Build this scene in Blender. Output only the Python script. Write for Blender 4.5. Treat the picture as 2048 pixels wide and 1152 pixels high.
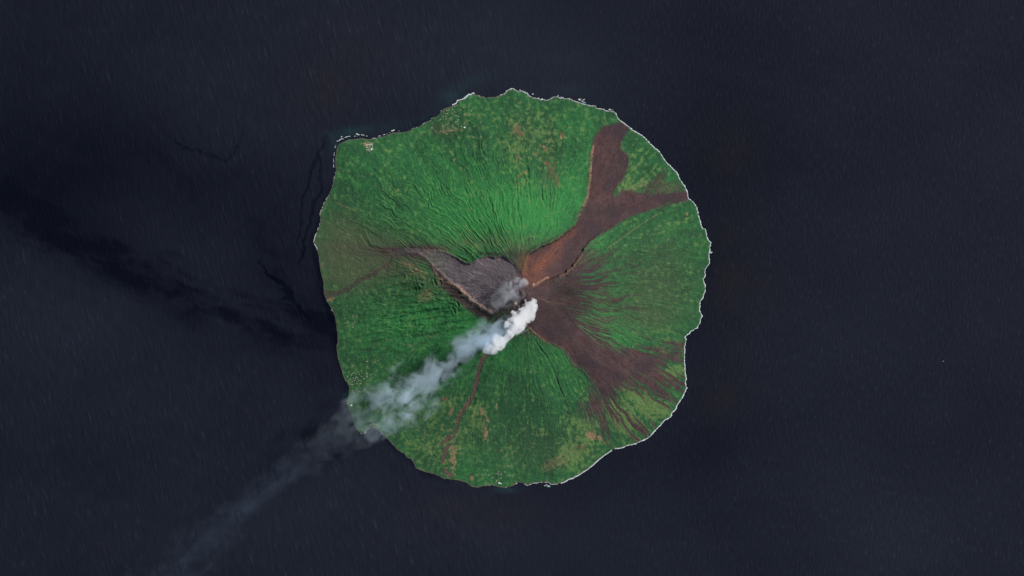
import bpy, math, random
import numpy as np
from mathutils import Vector

for o in list(bpy.data.objects):
    bpy.data.objects.remove(o)
sc = bpy.context.scene
C = sc.collection
S = 12.8                      # metres on the ground per survey step
CX, CY = 1024.0, 576.0
def W(px, py): return ((px - CX) * S, (CY - py) * S)

# ------------------------------------------------------------------ camera
ALT = 100000.0
cam = bpy.data.objects.new("camera", bpy.data.cameras.new("camera"))
C.objects.link(cam)
cam.location = (0, 0, ALT)
cam.data.sensor_width = 36.0
cam.data.lens = 36.0 * ALT / (2048 * S)
cam.data.clip_start = 100.0
cam.data.clip_end = 600000.0
sc.camera = cam

# ------------------------------------------------------------------ world, sun, exposure
AZ, EL = math.radians(62), math.radians(43)
world = bpy.data.worlds.new("World"); sc.world = world
world.use_nodes = True
wn = world.node_tree.nodes; wl = world.node_tree.links; wn.clear()
sky = wn.new("ShaderNodeTexSky"); sky.sky_type = 'NISHITA'; sky.sun_disc = False
sky.sun_elevation = EL; sky.sun_rotation = AZ
bg = wn.new("ShaderNodeBackground"); bg.inputs[1].default_value = 0.07
wo = wn.new("ShaderNodeOutputWorld")
wl.new(sky.outputs[0], bg.inputs[0]); wl.new(bg.outputs[0], wo.inputs[0])
sd_ = bpy.data.lights.new("sun", 'SUN'); sd_.energy = 4.2; sd_.angle = math.radians(0.5)
sd_.color = (1.0, 0.97, 0.92)
sun = bpy.data.objects.new("sun", sd_); C.objects.link(sun)
sdir = Vector((math.sin(AZ) * math.cos(EL), math.cos(AZ) * math.cos(EL), math.sin(EL)))
sun.rotation_euler = sdir.to_track_quat('Z', 'Y').to_euler()
sun.location = (0, 0, 30000)
sc.view_settings.view_transform = 'Standard'; sc.view_settings.look = 'None'
sc.view_settings.exposure = 0.0; sc.view_settings.gamma = 1.0
sc.render.film_transparent = False
cy = sc.cycles
cy.max_bounces = 16; cy.volume_bounces = 12; cy.transparent_max_bounces = 16
cy.volume_step_rate = 1.0; cy.volume_max_steps = 256
cy.use_denoising = True
cy.sample_clamp_indirect = 4.0

# ------------------------------------------------------------------ noise
_rs = np.random.RandomState(7)
PERM = np.concatenate([_rs.permutation(256)] * 3).astype(np.int32)
G = _rs.normal(size=(256, 3)); G /= np.linalg.norm(G, axis=1)[:, None]; G = G.astype(np.float32)
def perlin(x, y, z):
    x, y, z = np.broadcast_arrays(np.asarray(x, np.float32), np.asarray(y, np.float32), np.asarray(z, np.float32))
    xi = np.floor(x).astype(np.int32); yi = np.floor(y).astype(np.int32); zi = np.floor(z).astype(np.int32)
    xf = x - xi; yf = y - yi; zf = z - zi
    u = xf * xf * xf * (xf * (xf * 6 - 15) + 10); v = yf * yf * yf * (yf * (yf * 6 - 15) + 10); w = zf * zf * zf * (zf * (zf * 6 - 15) + 10)
    xi &= 255; yi &= 255; zi &= 255
    def g(a, b, c):
        g_ = G[PERM[PERM[PERM[(xi + a) & 255] + ((yi + b) & 255)] + ((zi + c) & 255)]]
        return g_[..., 0] * (xf - a) + g_[..., 1] * (yf - b) + g_[..., 2] * (zf - c)
    x00 = g(0,0,0) + u * (g(1,0,0) - g(0,0,0)); x10 = g(0,1,0) + u * (g(1,1,0) - g(0,1,0))
    x01 = g(0,0,1) + u * (g(1,0,1) - g(0,0,1)); x11 = g(0,1,1) + u * (g(1,1,1) - g(0,1,1))
    y0 = x00 + v * (x10 - x00); y1 = x01 + v * (x11 - x01)
    return (y0 + w * (y1 - y0)) * 1.5          # about -1..1
def fbm(x, y, z=0.0, octv=4, gain=0.5):
    s = 0; a = 1; n = 0; f = 1
    for i in range(octv):
        s = s + a * perlin(np.asarray(x) * f + 17.3 * i, np.asarray(y) * f + 5.1 * i, np.asarray(z) * f + 3.7 * i); n += a; a *= gain; f *= 2.03
    return s / n
def fbn(*a): return fbm(*a) * 1.75
def sst(a, b, x):
    t = np.clip((x - a) / (b - a), 0, 1); return t * t * (3 - 2 * t)

# ------------------------------------------------------------------ geometry helpers on the survey grid
def poly_sd(px, py, poly):
    """signed distance, positive inside"""
    P = np.asarray(poly, np.float32); Q = np.roll(P, -1, 0)
    shp = px.shape; x = px.ravel().astype(np.float32); y = py.ravel().astype(np.float32)
    d2 = np.full(x.shape, 1e12, np.float32); ins = np.zeros(x.shape, bool)
    for (ax, ay), (bx, by) in zip(P, Q):
        ex, ey = bx - ax, by - ay
        wx, wy = x - ax, y - ay
        t = np.clip((wx * ex + wy * ey) / (ex * ex + ey * ey + 1e-9), 0, 1)
        d2 = np.minimum(d2, (wx - ex * t) ** 2 + (wy - ey * t) ** 2)
        c = (ay > y) != (by > y)
        if ey != 0: ins ^= c & (x < ex * wy / ey + ax)
    return (np.sqrt(d2) * np.where(ins, 1, -1)).reshape(shp)
def line_d(px, py, pts, wid=None):
    """distance to a polyline and the width carried along it"""
    best = np.full(px.shape, 1e9, np.float32); wv = np.zeros(px.shape, np.float32)
    for i in range(len(pts) - 1):
        a, b = pts[i], pts[i + 1]
        ex, ey = b[0] - a[0], b[1] - a[1]
        t = np.clip(((px - a[0]) * ex + (py - a[1]) * ey) / (ex * ex + ey * ey), 0, 1)
        d = np.sqrt((px - a[0] - ex * t) ** 2 + (py - a[1] - ey * t) ** 2)
        w = (a[2] + (b[2] - a[2]) * t) if len(a) > 2 else 1.0
        q = d < best
        best = np.where(q, d, best); wv = np.where(q, w, wv)
    return best, wv
def blob(px, py, x, y, rx, ry, ang=0.0):
    c, s = math.cos(math.radians(ang)), math.sin(math.radians(ang))
    dx, dy = px - x, py - y
    u = (dx * c + dy * s) / rx; v = (-dx * s + dy * c) / ry
    return np.exp(-(u * u + v * v))

COAST = [(664.5,375),(667,361),(672,341),(670.7,326),(671,314),(674,294.5),(678,287.7),(688,283),(697.7,279),(709,278),(725,276.5),(737,279),(748,276.5),(762,274),(772,271),(785.5,265),(795,265),(807,264),(819,262),(824.6,257),(838,253.5),(846,247.7),(854,243),(862,240),(863.7,235),(871.5,234),(879,229),(882,222),(889,217),(901,213.5),(912.5,208.6),(916,202.7),(928,199),(936,193),(946.7,188),(962,193),(975,194),(990.6,194.5),(997,191),(1011,186.7),(1014,182),(1022,178),(1029.7,178),(1033,182),(1043.7,183),(1050,185),(1058,191),(1064,195),(1075,197),(1084,199.7),(1093.7,200),(1103,197),(1108,193),(1114,193),(1120,197),(1139,197.7),(1147,202),(1159,205.5),(1167,207.6),(1177,211),(1190.6,212.5),(1194.5,217),(1206,218.7),(1214,223),(1222,222),(1231.6,226.5),(1234.6,236),(1245,245),(1255,252.5),(1267,262),(1278.5,268),(1288,275),(1300,287.7),(1319.5,305),(1327,318),(1339,331.6),(1352.7,345),(1358.6,357),(1370,375),(1375,387),(1376,397),(1386,403.7),(1392.8,414.5),(1395.7,428),(1399.6,441.8),(1403.5,456.5),(1410,458),(1415,479),(1421,484.8),(1419,500),(1417,512),(1419,526.8),(1410,538.5),(1409,553),(1405.8,559),(1411,575.4),(1405.5,595),(1399.6,604.7),(1398.6,622),(1403.5,631),(1399.6,645.7),(1393.75,655.5),(1382,663),(1369,674),(1372,679),(1369,694.5),(1368.75,725.8),(1370,745),(1372,757),(1370,766.8),(1373,775.6),(1364.5,795),(1354.7,808.8),(1350.8,818.6),(1343,826),(1341,834),(1329,840),(1321.5,848.9),(1309.8,860.6),(1298,875),(1284,881),(1270.7,887),(1255,890.9),(1241.4,895.7),(1227.7,897.7),(1216,905.5),(1202,915),(1186.7,929),(1175,938.7),(1159.4,948.5),(1145.7,956),(1136,959),(1126,965),(1112.5,968),(1102.7,968.6),(1097,964),(1079,964.7),(1068.6,965.5),(1054.8,970.5),(1046.9,966),(1036.4,964.4),(1022.3,973),(1008.3,975.4),(996,974),(985.4,970.5),(967.8,971.4),(955.5,975.4),(943.2,973),(932.6,965.2),(915,960.3),(888.7,957.3),(874.6,951),(862.3,946.8),(850,944),(830.5,935.8),(827.5,926),(823.6,918),(814.8,916),(807,906.5),(795,899.6),(781.6,885),(768,871),(754,859.6),(740.6,855.7),(734.8,860.6),(729,867.4),(721,866.4),(713,858.6),(706.4,844),(704.5,832),(695.7,816.6),(693.4,803),(697.7,789),(698.6,773.7),(691.8,762),(687.9,757),(682,737.5),(676,716),(672.7,694.5),(676,679),(673,651.6),(669.3,632),(662.5,616.4),(652.7,600.8),(647.9,587),(646.9,565.6),(641,541),(638,518),(634,495.5),(627.3,484.8),(630.3,473),(637,455.5),(641,441.8),(640,428),(646.9,408.6),(656.6,391)]
# fine, slightly crenellated coastline (about one point per 1.2 steps)
def refine(poly, step=1.2):
    out = []; acc = 0
    for i in range(len(poly)):
        a = poly[i]; b = poly[(i + 1) % len(poly)]
        L = math.hypot(b[0] - a[0], b[1] - a[1]); n = max(1, int(L / step))
        for k in range(n): out.append((a[0] + (b[0] - a[0]) * k / n, a[1] + (b[1] - a[1]) * k / n))
    P = np.array(out)
    rough = 0.55 + 0.9 * ((P[:, 1] < 240) & (P[:, 0] > 930)) + 0.35 * (P[:, 0] > 1380)
    ox = fbm(P[:, 0] / 7.0, P[:, 1] / 7.0, 11.0, 4, .65) * 3.0 * rough; oy = fbm(P[:, 0] / 7.0, P[:, 1] / 7.0, 47.0, 4, .65) * 3.0 * rough
    return np.stack([P[:, 0] + ox, P[:, 1] + oy], 1)
FC = refine(COAST)

X0, X1, Y0, Y1 = 616, 1432, 166, 988
gx, gy = np.meshgrid(np.arange(X0, X1 + 1, dtype=np.float32), np.arange(Y0, Y1 + 1, dtype=np.float32))
sdc = poly_sd(gx, gy, COAST)
near = np.abs(sdc) < 9
sdc[near] = poly_sd(gx[near], gy[near], FC)

# ------------------------------------------------------------------ island relief (metres)
PX, PY = 1052.0, 588.0
rx, ry = gx - PX, gy - PY
r = np.sqrt(rx * rx + ry * ry) + 1e-3
th = np.arctan2(-ry, rx)
deg = np.degrees(th) % 360        # 0 = east, 90 = north
rs = np.sqrt(r * r + 10 ** 2)
t = rs / (rs + np.maximum(sdc, 0))
K = 1.75
f = (np.exp(-K * t) - math.exp(-K)) / (1 - math.exp(-K))
H = 1800 * f
land = sst(0, 25, sdc)

def az(lo, hi, soft=12):           # weight of a sector of the compass
    d = (deg - lo) % 360; w = (hi - lo) % 360
    m = np.minimum(d, (lo - deg) % 360)
    inside = d < w
    e = np.where(inside, np.minimum(d, w - d), -np.minimum((d - w) % 360, (lo - deg) % 360))
    return sst(-soft, soft, e)
wN = az(50, 165); wE = az(-60 % 360, 40); wS = az(225, 300); wW = az(165, 225)
lr = np.log(rs) * 2.2
wob = fbm(gx / 60, gy / 60, 3.3, 3) * 0.10
cth, sth = np.cos(th + wob), np.sin(th + wob)
def flutes(F, k, seed): return perlin(cth * F + seed, sth * F + seed, lr * k + seed)
g1 = 1 - np.abs(flutes(24, .9, 1.0)) * 2.2
g2 = 1 - np.abs(flutes(58, 1.7, 7.0)) * 2.2
g3 = 1 - np.abs(flutes(110, 3.2, 13.0)) * 2.2
mid = sst(40, 110, r) * sst(1.0, 0.55, t)
wNW = az(104, 160, 16)
amp = 3.5 + 7 * wN * mid + 8 * wNW * mid * np.clip(.75 + 1.0 * fbn(gx / 45, gy / 45, 7.7, 3), .1, 1.9) + 8 * wE * mid + 4 * wS * mid + 7 * wW * mid
bare_any = np.zeros_like(gx)
gul = -(g1 * 0.85 + g2 * 0.85 + g3 * 0.5 * sst(60, 150, r)) * amp * land
H += gul + 0.6 * amp
# rugged old dome country on the western flank
hw = blob(gx, gy, 830, 620, 140, 75, -15)
rid = 1 - np.abs(fbm(gx / 70 + gy / 200, gy / 17 + gx / 62, 2.0, 3)) * 2.0
rid2 = 1 - np.abs(fbm(gx / 16 + fbm(gx/20, gy/20, 3) , gy / 13, 8.0, 3)) * 2.0
H += hw * (rid * 105 + rid2 * 22)
for (cx_, cy_, w_) in [(910, 612, 16), (828, 545, 22), (838, 577, 16), (845, 655, 16)]:
    b = blob(gx, gy, cx_, cy_, w_ * 1.3, w_)
    H += b * (30 + 26 * fbm(gx / 5, gy / 6, 5.0, 3))
# broad rolling and tree canopy
H += fbm(gx / 38, gy / 38, 9.1, 4) * 20 * land
H += fbm(gx / 5.0, gy / 5.0, 1.1, 3) * 9 * land

# ---- the valleys the flows run in (polygons of bare ground)
wx_ = fbm(gx / 12, gy / 12, 21.0, 4, .6) * 4.0; wy_ = fbm(gx / 12, gy / 12, 33.0, 4, .6) * 4.0
qx, qy = gx + wx_, gy + wy_
NE = [(1247,243),(1238,247),(1222,251),(1205,256),(1198,266),(1190,277),(1186,290),(1184,310),(1181,330),(1180,352),(1178,372),(1175,395),(1168,410),(1160,425),(1155,440),(1148,453),(1130,466),(1115,479),(1095,488),(1072,499),(1057,510),(1050,530),(1047,555),(1050,575),(1066,573),(1085,564),(1110,556),(1128,548),(1142,536),(1152,524),(1163,507),(1170,494),(1185,479),(1196,471),(1215,462),(1232,450),(1250,440),(1270,428),(1300,418),(1325,410),(1350,401),(1380,399),(1378,384),(1354,386),(1323,388),(1294,390),(1275,383),(1257,384),(1245,382),(1234,395),(1227,399),(1225,388),(1234,370),(1245,356),(1251,345),(1256,326),(1254,312),(1238,297),(1241,283),(1248,271),(1259,256)]
WV = [(1052,590),(1046,565),(1040,548),(1033,533),(1020,520),(1005,512),(990,513),(975,511),(955,518),(940,527),(927,521),(905,509),(885,501),(860,499),(835,497),(812,496),(795,500),(770,508),(790,512),(812,508),(838,508),(850,516),(862,528),(880,546),(900,565),(922,580),(940,598),(962,614),(985,627),(1000,624),(1020,610),(1040,600)]
SE = [(1046,645),(1052,620),(1056,590),(1075,578),(1095,576),(1108,580),(1120,595),(1130,615),(1145,640),(1160,655),(1180,672),(1191,685),(1206,689),(1226,699),(1247,701),(1261,698),(1263,693.5),(1304,695.5),(1308,690.6),(1337,690),(1372,684),(1371,728),(1345,731),(1325,736),(1345,750),(1374,757),(1376,772),(1352,779),(1338,781),(1341,812),(1325,808),(1310,795),(1290,786),(1268,780),(1250,775),(1243,773),(1240,785),(1228,792),(1220,800),(1223,813),(1236,824),(1257,836),(1280,848),(1298,863),(1292,870),(1280,867),(1265,852),(1245,838),(1226,831),(1223,845),(1226,868),(1216,877),(1206,866),(1200,850),(1194,834),(1177,829),(1165,804),(1174,811),(1180,795),(1179,765),(1171,747),(1148,732),(1136,712),(1124,698),(1109,689),(1089,682),(1073,671),(1060,660)]
sNE = poly_sd(qx, qy, NE); sWV = poly_sd(qx, qy, WV); sSE = poly_sd(qx, qy, SE)
def carve(sd, depth, lip): return -depth * sst(-0.5, lip, sd)
H += carve(sNE, 1, 3.5) * (90 * np.exp(-((r - 80) / 90) ** 2) * sst(10, 60, r) + 8)
H += carve(sWV, 1, 7) * (85 * np.exp(-((r - 80) / 100) ** 2) * sst(1052, 985, gx) + 6) * sst(4, 30, r)
H += carve(sSE, 1, 5) * (22 * np.exp(-((r - 150) / 70) ** 2) * sst(1180, 1140, gx) + 4)
# crests that stand up beside the valleys
for sd, a in ((sNE, 30), (sWV, 26)):
    H += a * np.exp(-((sd + 3) / 4.0) ** 2) * np.exp(-((r - 90) / 90) ** 2) * (0.5 + 0.8 * fbm(gx / 6, gy / 6, 4.4, 2) + .4)
RAV = [(990,690,4),(975,705,4),(965,718,4),(958,740,3.8),(953,765,3.8),(946,790,3.3),(936,805,3.6),(926,820,3.8),(918,835,3.2),(914,848,2.2),(911,866,1.3),(904,876,1.5)]
RAV2 = [(899,873,3.0),(893,880,3.0),(883,888,1.6)]; RAV3 = [(896,891,2.5),(891,902,4.2),(886,915,3.6),(883,926,2.4)]; RAV4 = [(889,939,2),(894,946,4.5),(904,952,3)]
LAH = [(800,507,3),(782,516,3),(778,526,2.6),(774,545,2.4)]; LAH2 = [(775,528,3),(757,540,3.4),(737,553,3.8),(717,561,4.2),(705,571,4.4),(694,579,4.6),(678,586,5),(662,588,7),(648,590,11)]
def ribbon(pts, soft=1.4):
    d, w = line_d(qx, qy, pts); return w - d
rav = np.maximum.reduce([ribbon(RAV), ribbon(RAV2), ribbon(RAV3), ribbon(RAV4)])
lah = np.maximum(ribbon(LAH), ribbon(LAH2))
H -= 12 * sst(-2.5, 2, ribbon(RAV)) * sst(900, 800, gy)
H -= 5 * sst(-1, 1, lah)
# single deep ravines
RV = [([(1049,498),(1047,480),(1043,465),(1040,440),(1036,425),(1034,400),(1033,372),(1031,340)],28,1.5),
      ([(1109,432),(1110,410),(1113,385),(1114,360)],20,1.2),([(1091,422),(1089,408),(1083,398),(1083,372),(1086,355)],26,1.3),
      ([(1060,410),(1060,390),(1056,365),(1056,340),(1048,325),(1045,310)],22,1.6),([(1008,385),(1006,368)],18,1.2),
      ([(974,275),(973,290),(976,310),(977,330)],20,1.3),([(953,386),(942,376),(936,362),(932,350)],22,1.4),
      ([(968,470),(962,450),(955,435),(948,412)],26,1.8),([(900,395),(893,378),(880,360),(868,345)],24,1.6),
      ([(890,330),(880,312),(872,298)],18,1.4),([(1013,722),(1007,738),(1003,752),(1001,768),(996,782),(990,795)],24,1.4),
      ([(1062,668),(1075,690),(1090,708),(1098,722),(1106,738),(1114,760),(1120,778),(1128,795),(1132,812)],30,1.6),
      ([(1154,745),(1156,770),(1165,790),(1172,802),(1180,815)],18,1.4),([(1255,635),(1265,650),(1275,660)],14,1.4),
      ([(1302,635),(1315,645),(1322,650)],14,1.3),([(1240,585),(1280,588),(1310,592)],10,1.2),
      ([(870,560),(873,568)],60,1.6),([(843,566),(847,572)],60,2.0),([(881,562),(882,568)],50,1.6),([(914,604),(918,610)],60,1.6),([(902,608),(908,618),(910,626)],60,2.4)]
n0_ = fbn(gx / 16, gy / 16, 44.0, 3)
for pts, dep, wid in RV:
    x0 = min(p[0] for p in pts) - 12; x1 = max(p[0] for p in pts) + 12; y0 = min(p[1] for p in pts) - 12; y1 = max(p[1] for p in pts) + 12
    sl = (slice(max(0, int(y0 - Y0)), int(y1 - Y0)), slice(max(0, int(x0 - X0)), int(x1 - X0)))
    d, _ = line_d(qx[sl], qy[sl], pts)
    dd_ = dep * (.62 if dep < 50 else .8) * np.clip(.75 + n0_[sl], .15, 1.3)
    e_ = np.minimum(np.hypot(qx[sl] - pts[0][0], qy[sl] - pts[0][1]), np.hypot(qx[sl] - pts[-1][0], qy[sl] - pts[-1][1]))
    dd_ = dd_ * sst(0, 26 if dep < 50 else 2, e_)
    H[sl] -= dd_ * np.exp(-(d / wid) ** 2)
    H[sl] += dd_ * 0.35 * np.exp(-((d - 3.5) / 2.2) ** 2)
# craters on the top
for (cx_, cy_, rr, dep) in [(1041, 612, 13, 45), (1043, 572, 5, 30), (1036, 588, 8, 20)]:
    d = np.hypot(gx - cx_ + wx_ * .4, gy - cy_ + wy_ * .4)
    H += -dep * sst(rr, rr * 0.35, d) + dep * .25 * np.exp(-((d - rr * 1.15) / 3) ** 2)
bare_any = np.maximum.reduce([sst(-1, 1, sNE), sst(-1, 1, sWV), sst(-1, 1, sSE)])
# on the flows the trees are gone: fine run-out grooves instead
gr = perlin(cth * 60 + 5, sth * 60 + 5, lr * 1.2)
H += bare_any * gr * 1.6 - gul * bare_any * .8
crag = blob(gx, gy, 1145, 530, 26, 12, -50) + blob(gx, gy, 1075, 565, 20, 6, -20) + .7 * blob(gx, gy, 925, 577, 42, 6, 38) + blob(gx, gy, 1120, 560, 22, 9, -20) + blob(gx, gy, 945, 512, 16, 7)
H += np.minimum(crag, 1) * (1 - np.abs(fbm(gx / 6, gy / 6, 6.6, 3)) * 3) * 26
# shore
H = np.where(sdc > 0, np.maximum(H * sst(-2, 22, sdc), 0) + np.minimum(sdc * 2.4, 9) + 0.2, sdc * 6.0)

# ------------------------------------------------------------------ where the village houses stand
VILL = [
 ("pale-roofed house in the loose village rows near the west shore, north of the smoke", "houses of the west shore village",
  [(706.1,746.4),(710.8,746.4),(702.7,749.3),(695.1,752.7),(723,741.3),(734.9,733.7),(719,748.8),(734.2,747.1),(741.8,749.1),(723.2,753),(734.4,752.7),(734.7,723),(756.7,720.5),(704.4,732),(700.5,758.5),(709,761),(717.3,761),(711,756.4),(713.9,754.6),(713.7,767.3),(702.2,768.8),(705.6,768.8),(720.5,767.3),(704.2,763.4),(707,756.8),(719.3,783.2),(729,778.6),(713.9,779),(707,784.7),(704.6,780.8),(738.3,784.4),(698,744),(727,757),(722,762)]),
 ("cream-roofed building of the compound by the north-west corner of the island", "buildings of the north-west compound",
  [(740.3,293),(735.6,295.2),(733.7,291.7),(739,290.3),(733.7,300),(739,302),(730.3,287.8),(744.2,290.3)]),
 ("small pale house among garden clearings of the village on the north shore", "houses of the north shore village",
  [(897.8,220),(904.9,219),(904.7,226.9),(909.6,223.9),(891,227.8),(887,223.9),(893.9,221),(894.9,227.3),(910,231.3),(913.5,231.7),(917.4,233.2),(901.3,236),(892,237.6),(921.3,220),(927.6,215),(938.4,211.7),(928.6,229.3),(931.8,230.8),(916.4,239.6),(911.5,244.4),(896.9,246.4),(885.6,251.3),(915.9,248.8),(934.7,248.3),(922.7,253.7),(961.3,245.4),(891.5,232.7),(938.4,241),(942.8,222),(886,233),(881,239),(905,251),(924,262),(903,262),(880,262)]),
 ("pale house in the scattered village behind the south shore", "houses of the south shore village",
  [(992.5,961.7),(995.9,943.4),(993.7,947),(997.9,948.8),(1017.9,951.2),(1002.7,948.6),(1002.2,956.4),(974.9,940.7),(964.2,949.5),(977.3,950),(985,955),(1010,944)]),
 ("grey-roofed house in the clearings above the brown gully mouth on the west coast", "houses above the west gully",
  [(694.2,612.4),(705.9,632.7),(714.2,633.7),(691.3,646.1),(696.1,645.2),(709.8,643.2),(705.7,654),(690.3,637.3)]),
 ("pale house half veiled by smoke on the south-west headland", "houses on the smoky headland",
  [(742,850),(746,847.5),(750,848),(754,850),(755,854),(748,853.5)])]
LONE = [("large white-roofed building at the south-east corner of the north-west compound", 743.5, 298.6, 1.5),
        ("white building alone on the south-west shore at the northern edge of the smoke", 703.0, 810.5, 1.4),
        ("bright white building on the south shore, larger of the two nearest the water", 998.8, 966.0, 1.6),
        ("white building just east of the largest bright one on the south shore", 1002.0, 967.2, 1.1),
        ("bright white-roofed building on the inland edge of the north shore village", 929.3, 255.2, 1.5)]

# ------------------------------------------------------------------ what covers the ground (masks of material; the dark one also paints cliff shade)
def reg(lst):
    m = 0
    for (x, y, a, b, an, k) in lst: m = m + k * blob(gx, gy, x, y, a, b, an)
    return m
n_s = fbn(gx / 1.9, gy / 1.9, 57, 3, .7); n_f = fbn(gx / 3.2, gy / 3.2, 51, 3, .6); n_m = fbn(gx / 9, gy / 9, 61, 4, .6); n_l = fbn(gx / 40, gy / 40, 71, 4, .5)
flow = fbn(cth * 22 + 3, sth * 22 + 3, lr * 1.0, 3, .6)          # streaks that run down the slope
flow2 = fbn(cth * 55 + 3, sth * 55 + 3, lr * 1.8, 3, .6)
lush = 0.21 + .16 * sst(.85, .35, t) + reg([(960,430,140,75,-10,.55),(1080,430,75,58,0,.48),(890,345,110,60,25,.22),(1190,490,26,14,-40,.55),(950,655,75,32,-35,.75),(830,640,110,50,-15,.38),(770,660,110,90,0,.16),(760,330,90,60,20,.10),
                   (1225,660,45,32,25,.55),(1225,600,40,18,0,.1),(1145,250,40,26,0,.25),(1150,350,30,70,8,.25),(1340,370,15,18,30,.4),(1020,715,50,25,-10,.25),(1120,715,28,22,50,.25),
                   (1040,800,80,70,0,-.24),(1290,530,90,60,10,-.22),(1080,880,90,45,0,-.15),(720,720,55,70,0,-.12),(1115,300,30,40,0,-.18),(790,600,90,30,-8,-.12),(1330,860,25,14,-40,.25),(700,430,60,80,0,-.05),
                   (960,950,70,30,0,.2),(1330,450,50,30,30,.12),(1260,285,22,24,0,-.1),(910,290,60,40,0,-.1)])
lush += flow * .26 + n_m * .36 + n_f * .24 + n_l * .16
lush = np.clip(lush, 0, 1)
def streaks(ax, ay, F, seed):
    dx, dy = gx - ax, gy - ay; rr_ = np.hypot(dx, dy) + 20; a_ = np.arctan2(dy, dx) + .035 * fbn(gx / 60, gy / 60, seed, 2)
    return fbn(np.cos(a_) * F + seed, np.sin(a_) * F + seed, np.log(rr_) * .9 + seed, 4, .62)
stN_ = streaks(1120, 500, 36, 31.0); stS = streaks(1120, 640, 34, 37.0)
est = sst(1180, 1240, gx) * sst(150, 260, r)
meadow = sst(-.05, .62, est * .8 * np.where(gy < 560, stN_, stS) + n_m * .80 + n_l * .35 + n_s * .34 + .05 * sst(.45, .8, t) - .10 * az(-50 % 360, 40, 10) * sst(690, 660, gy) * sst(400, 430, gy) + reg([(1245,838,56,20,32,1.4),(1295,805,52,22,30,1.2),(1300,350,50,16,-45,.4),(1340,745,36,18,-5,1.0),(1150,905,46,28,-30,.75),(1170,850,44,18,10,.65),(1320,700,50,12,0,.6),(1215,760,20,50,-20,.5),(1240,765,16,18,50,.2),
        (870,890,55,45,30,.45),(905,800,30,14,-30,.5),(950,830,12,32,18,.75),(968,840,6,22,15,.6),(920,870,20,10,0,.4),(1280,325,45,18,-45,.4),(1250,370,20,14,-60,.55),(1070,290,55,65,0,.30),(1020,260,60,40,0,.18),(1100,245,50,26,0,.1),
        (1040,350,14,60,0,.28),(790,400,60,30,0,.10),(870,520,32,9,30,.65),(840,515,30,8,10,.6),(1200,650,22,22,50,.4),(960,490,110,12,-3,.35),(1190,235,30,10,20,.2),(740,640,80,30,0,.05)]) - .22)
soil_r = reg([(880,255,36,16,-10,.5),(935,250,50,26,0,.20),(900,268,40,12,-10,.30),(1090,270,50,50,0,.22),(1100,330,46,34,0,.20),(740,360,40,14,40,.25),(790,380,26,8,25,.32),(690,330,20,40,0,.16),
        (690,620,30,40,0,.18),(740,690,60,20,-18,.15),(860,670,60,16,-20,.30),(790,730,60,22,-30,.18),(720,760,26,28,0,.25),(740,800,36,18,0,.18),(1000,860,80,30,0,.14),(970,860,10,34,-12,.45),(1050,920,80,30,0,.16),(1150,905,42,24,-20,.28),
        (960,940,30,22,0,.25),(895,850,36,18,0,.3),(860,915,40,22,0,.28),(905,905,14,50,6,.55),(1280,370,50,16,-10,.4),(1300,600,90,60,0,.06),(690,520,50,60,0,.12),(930,330,70,45,0,.08),(1260,330,30,24,0,.15),(1290,820,50,26,30,.12),(1330,600,60,60,0,.04)])
soil = sst(.28, .75, n_s * .42 + n_f * .30 + n_m * .55 + n_l * .15 + soil_r - .12) * sst(-.02, .30, soil_r + .3 * n_m)
yard = np.zeros_like(gx)
for lab_, grp_, pts_ in VILL:
    for (hx, hy) in pts_:
        i0, j0 = int(hy - Y0), int(hx - X0); sl = (slice(i0 - 6, i0 + 8), slice(j0 - 6, j0 + 8))
        yard[sl] = np.maximum(yard[sl], sst(2.3, .8, np.hypot((gx[sl] - hx) * .8, gy[sl] - hy) - n_f[sl] * .9) * .5)
soil = np.maximum(np.clip(soil, 0, 1) * .8, yard)
def spot(x, y, a, b, an, k, jag=.45):
    return k * sst(.35, .62, blob(gx, gy, x, y, a, b, an) * (1 + jag * n_f + jag * n_m))
tan = np.clip(spot(1212,266,18,7,-20,.75,1.3) + spot(1243,312,9,13,10,.5,1.3) + spot(1087,294,4,3.5,0,1) + spot(1122,275,3,6,10,1) + spot(1091,300,4,3,0,.6) + spot(1186,871,17,9,28,1,.8) + spot(944,955,4,8,5,1) + spot(1374,428,2.6,4,0,.9)
        + spot(971,866,5,17,8,.9,.9) + spot(964,822,4,11,-12,.9,.8) + spot(975,838,3,14,-30,.7,.8) + spot(993,812,2,8,0,.7) + spot(732,288,11,5,0,.6,.8) + spot(846,247,4,3,0,.8) + spot(897,262,16,2,-5,.7) + spot(909,320,2.4,2,0,.9)
        + spot(968,357,2.4,2,0,.9) + spot(1033,320,2.4,8,0,.7) + spot(1034,366,2,8,0,.7) + spot(662,596,7,9,30,.8,.7) + spot(903,820,6,12,20,.6,1.) + spot(906,912,6,34,-4,.8,1.1) + spot(925,822,5,16,35,.4,1.3) + spot(1068,310,5,4,0,.5) + spot(1050,345,4,6,0,.5) + spot(820,690,5,3,0,.5)
        + spot(1140,255,4,3,0,.5) + spot(1040,205,5,3,0,.4) + spot(1033,258,10,14,10,.45,.9) + spot(1002,900,6,4,0,.3) + spot(1110,925,30,14,-20,.35,1.2) + spot(1205,880,20,3,35,.4), 0, 1)
tan = np.maximum(tan, np.clip(spot(820,532,22,6,25,.45,1.6) + spot(852,592,20,12,-30,.4,1.8) + spot(838,545,26,7,20,.3,1.8), 0, 1))
red = np.clip(spot(1094,327,6,5,40,1) + spot(1041,268,6,6,0,.6) + spot(1037,313,4,4,0,.6) + spot(1124,268,6,6,0,.5) + spot(1038,353,4,4,0,.7) + spot(1160,895,10,6,10,.7,.9) + spot(889,797,10,4,5,.7,.8) + spot(1113,362,5,14,0,.5,.8) + spot(1103,345,6,18,20,.35,.8), 0, 1)
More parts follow.
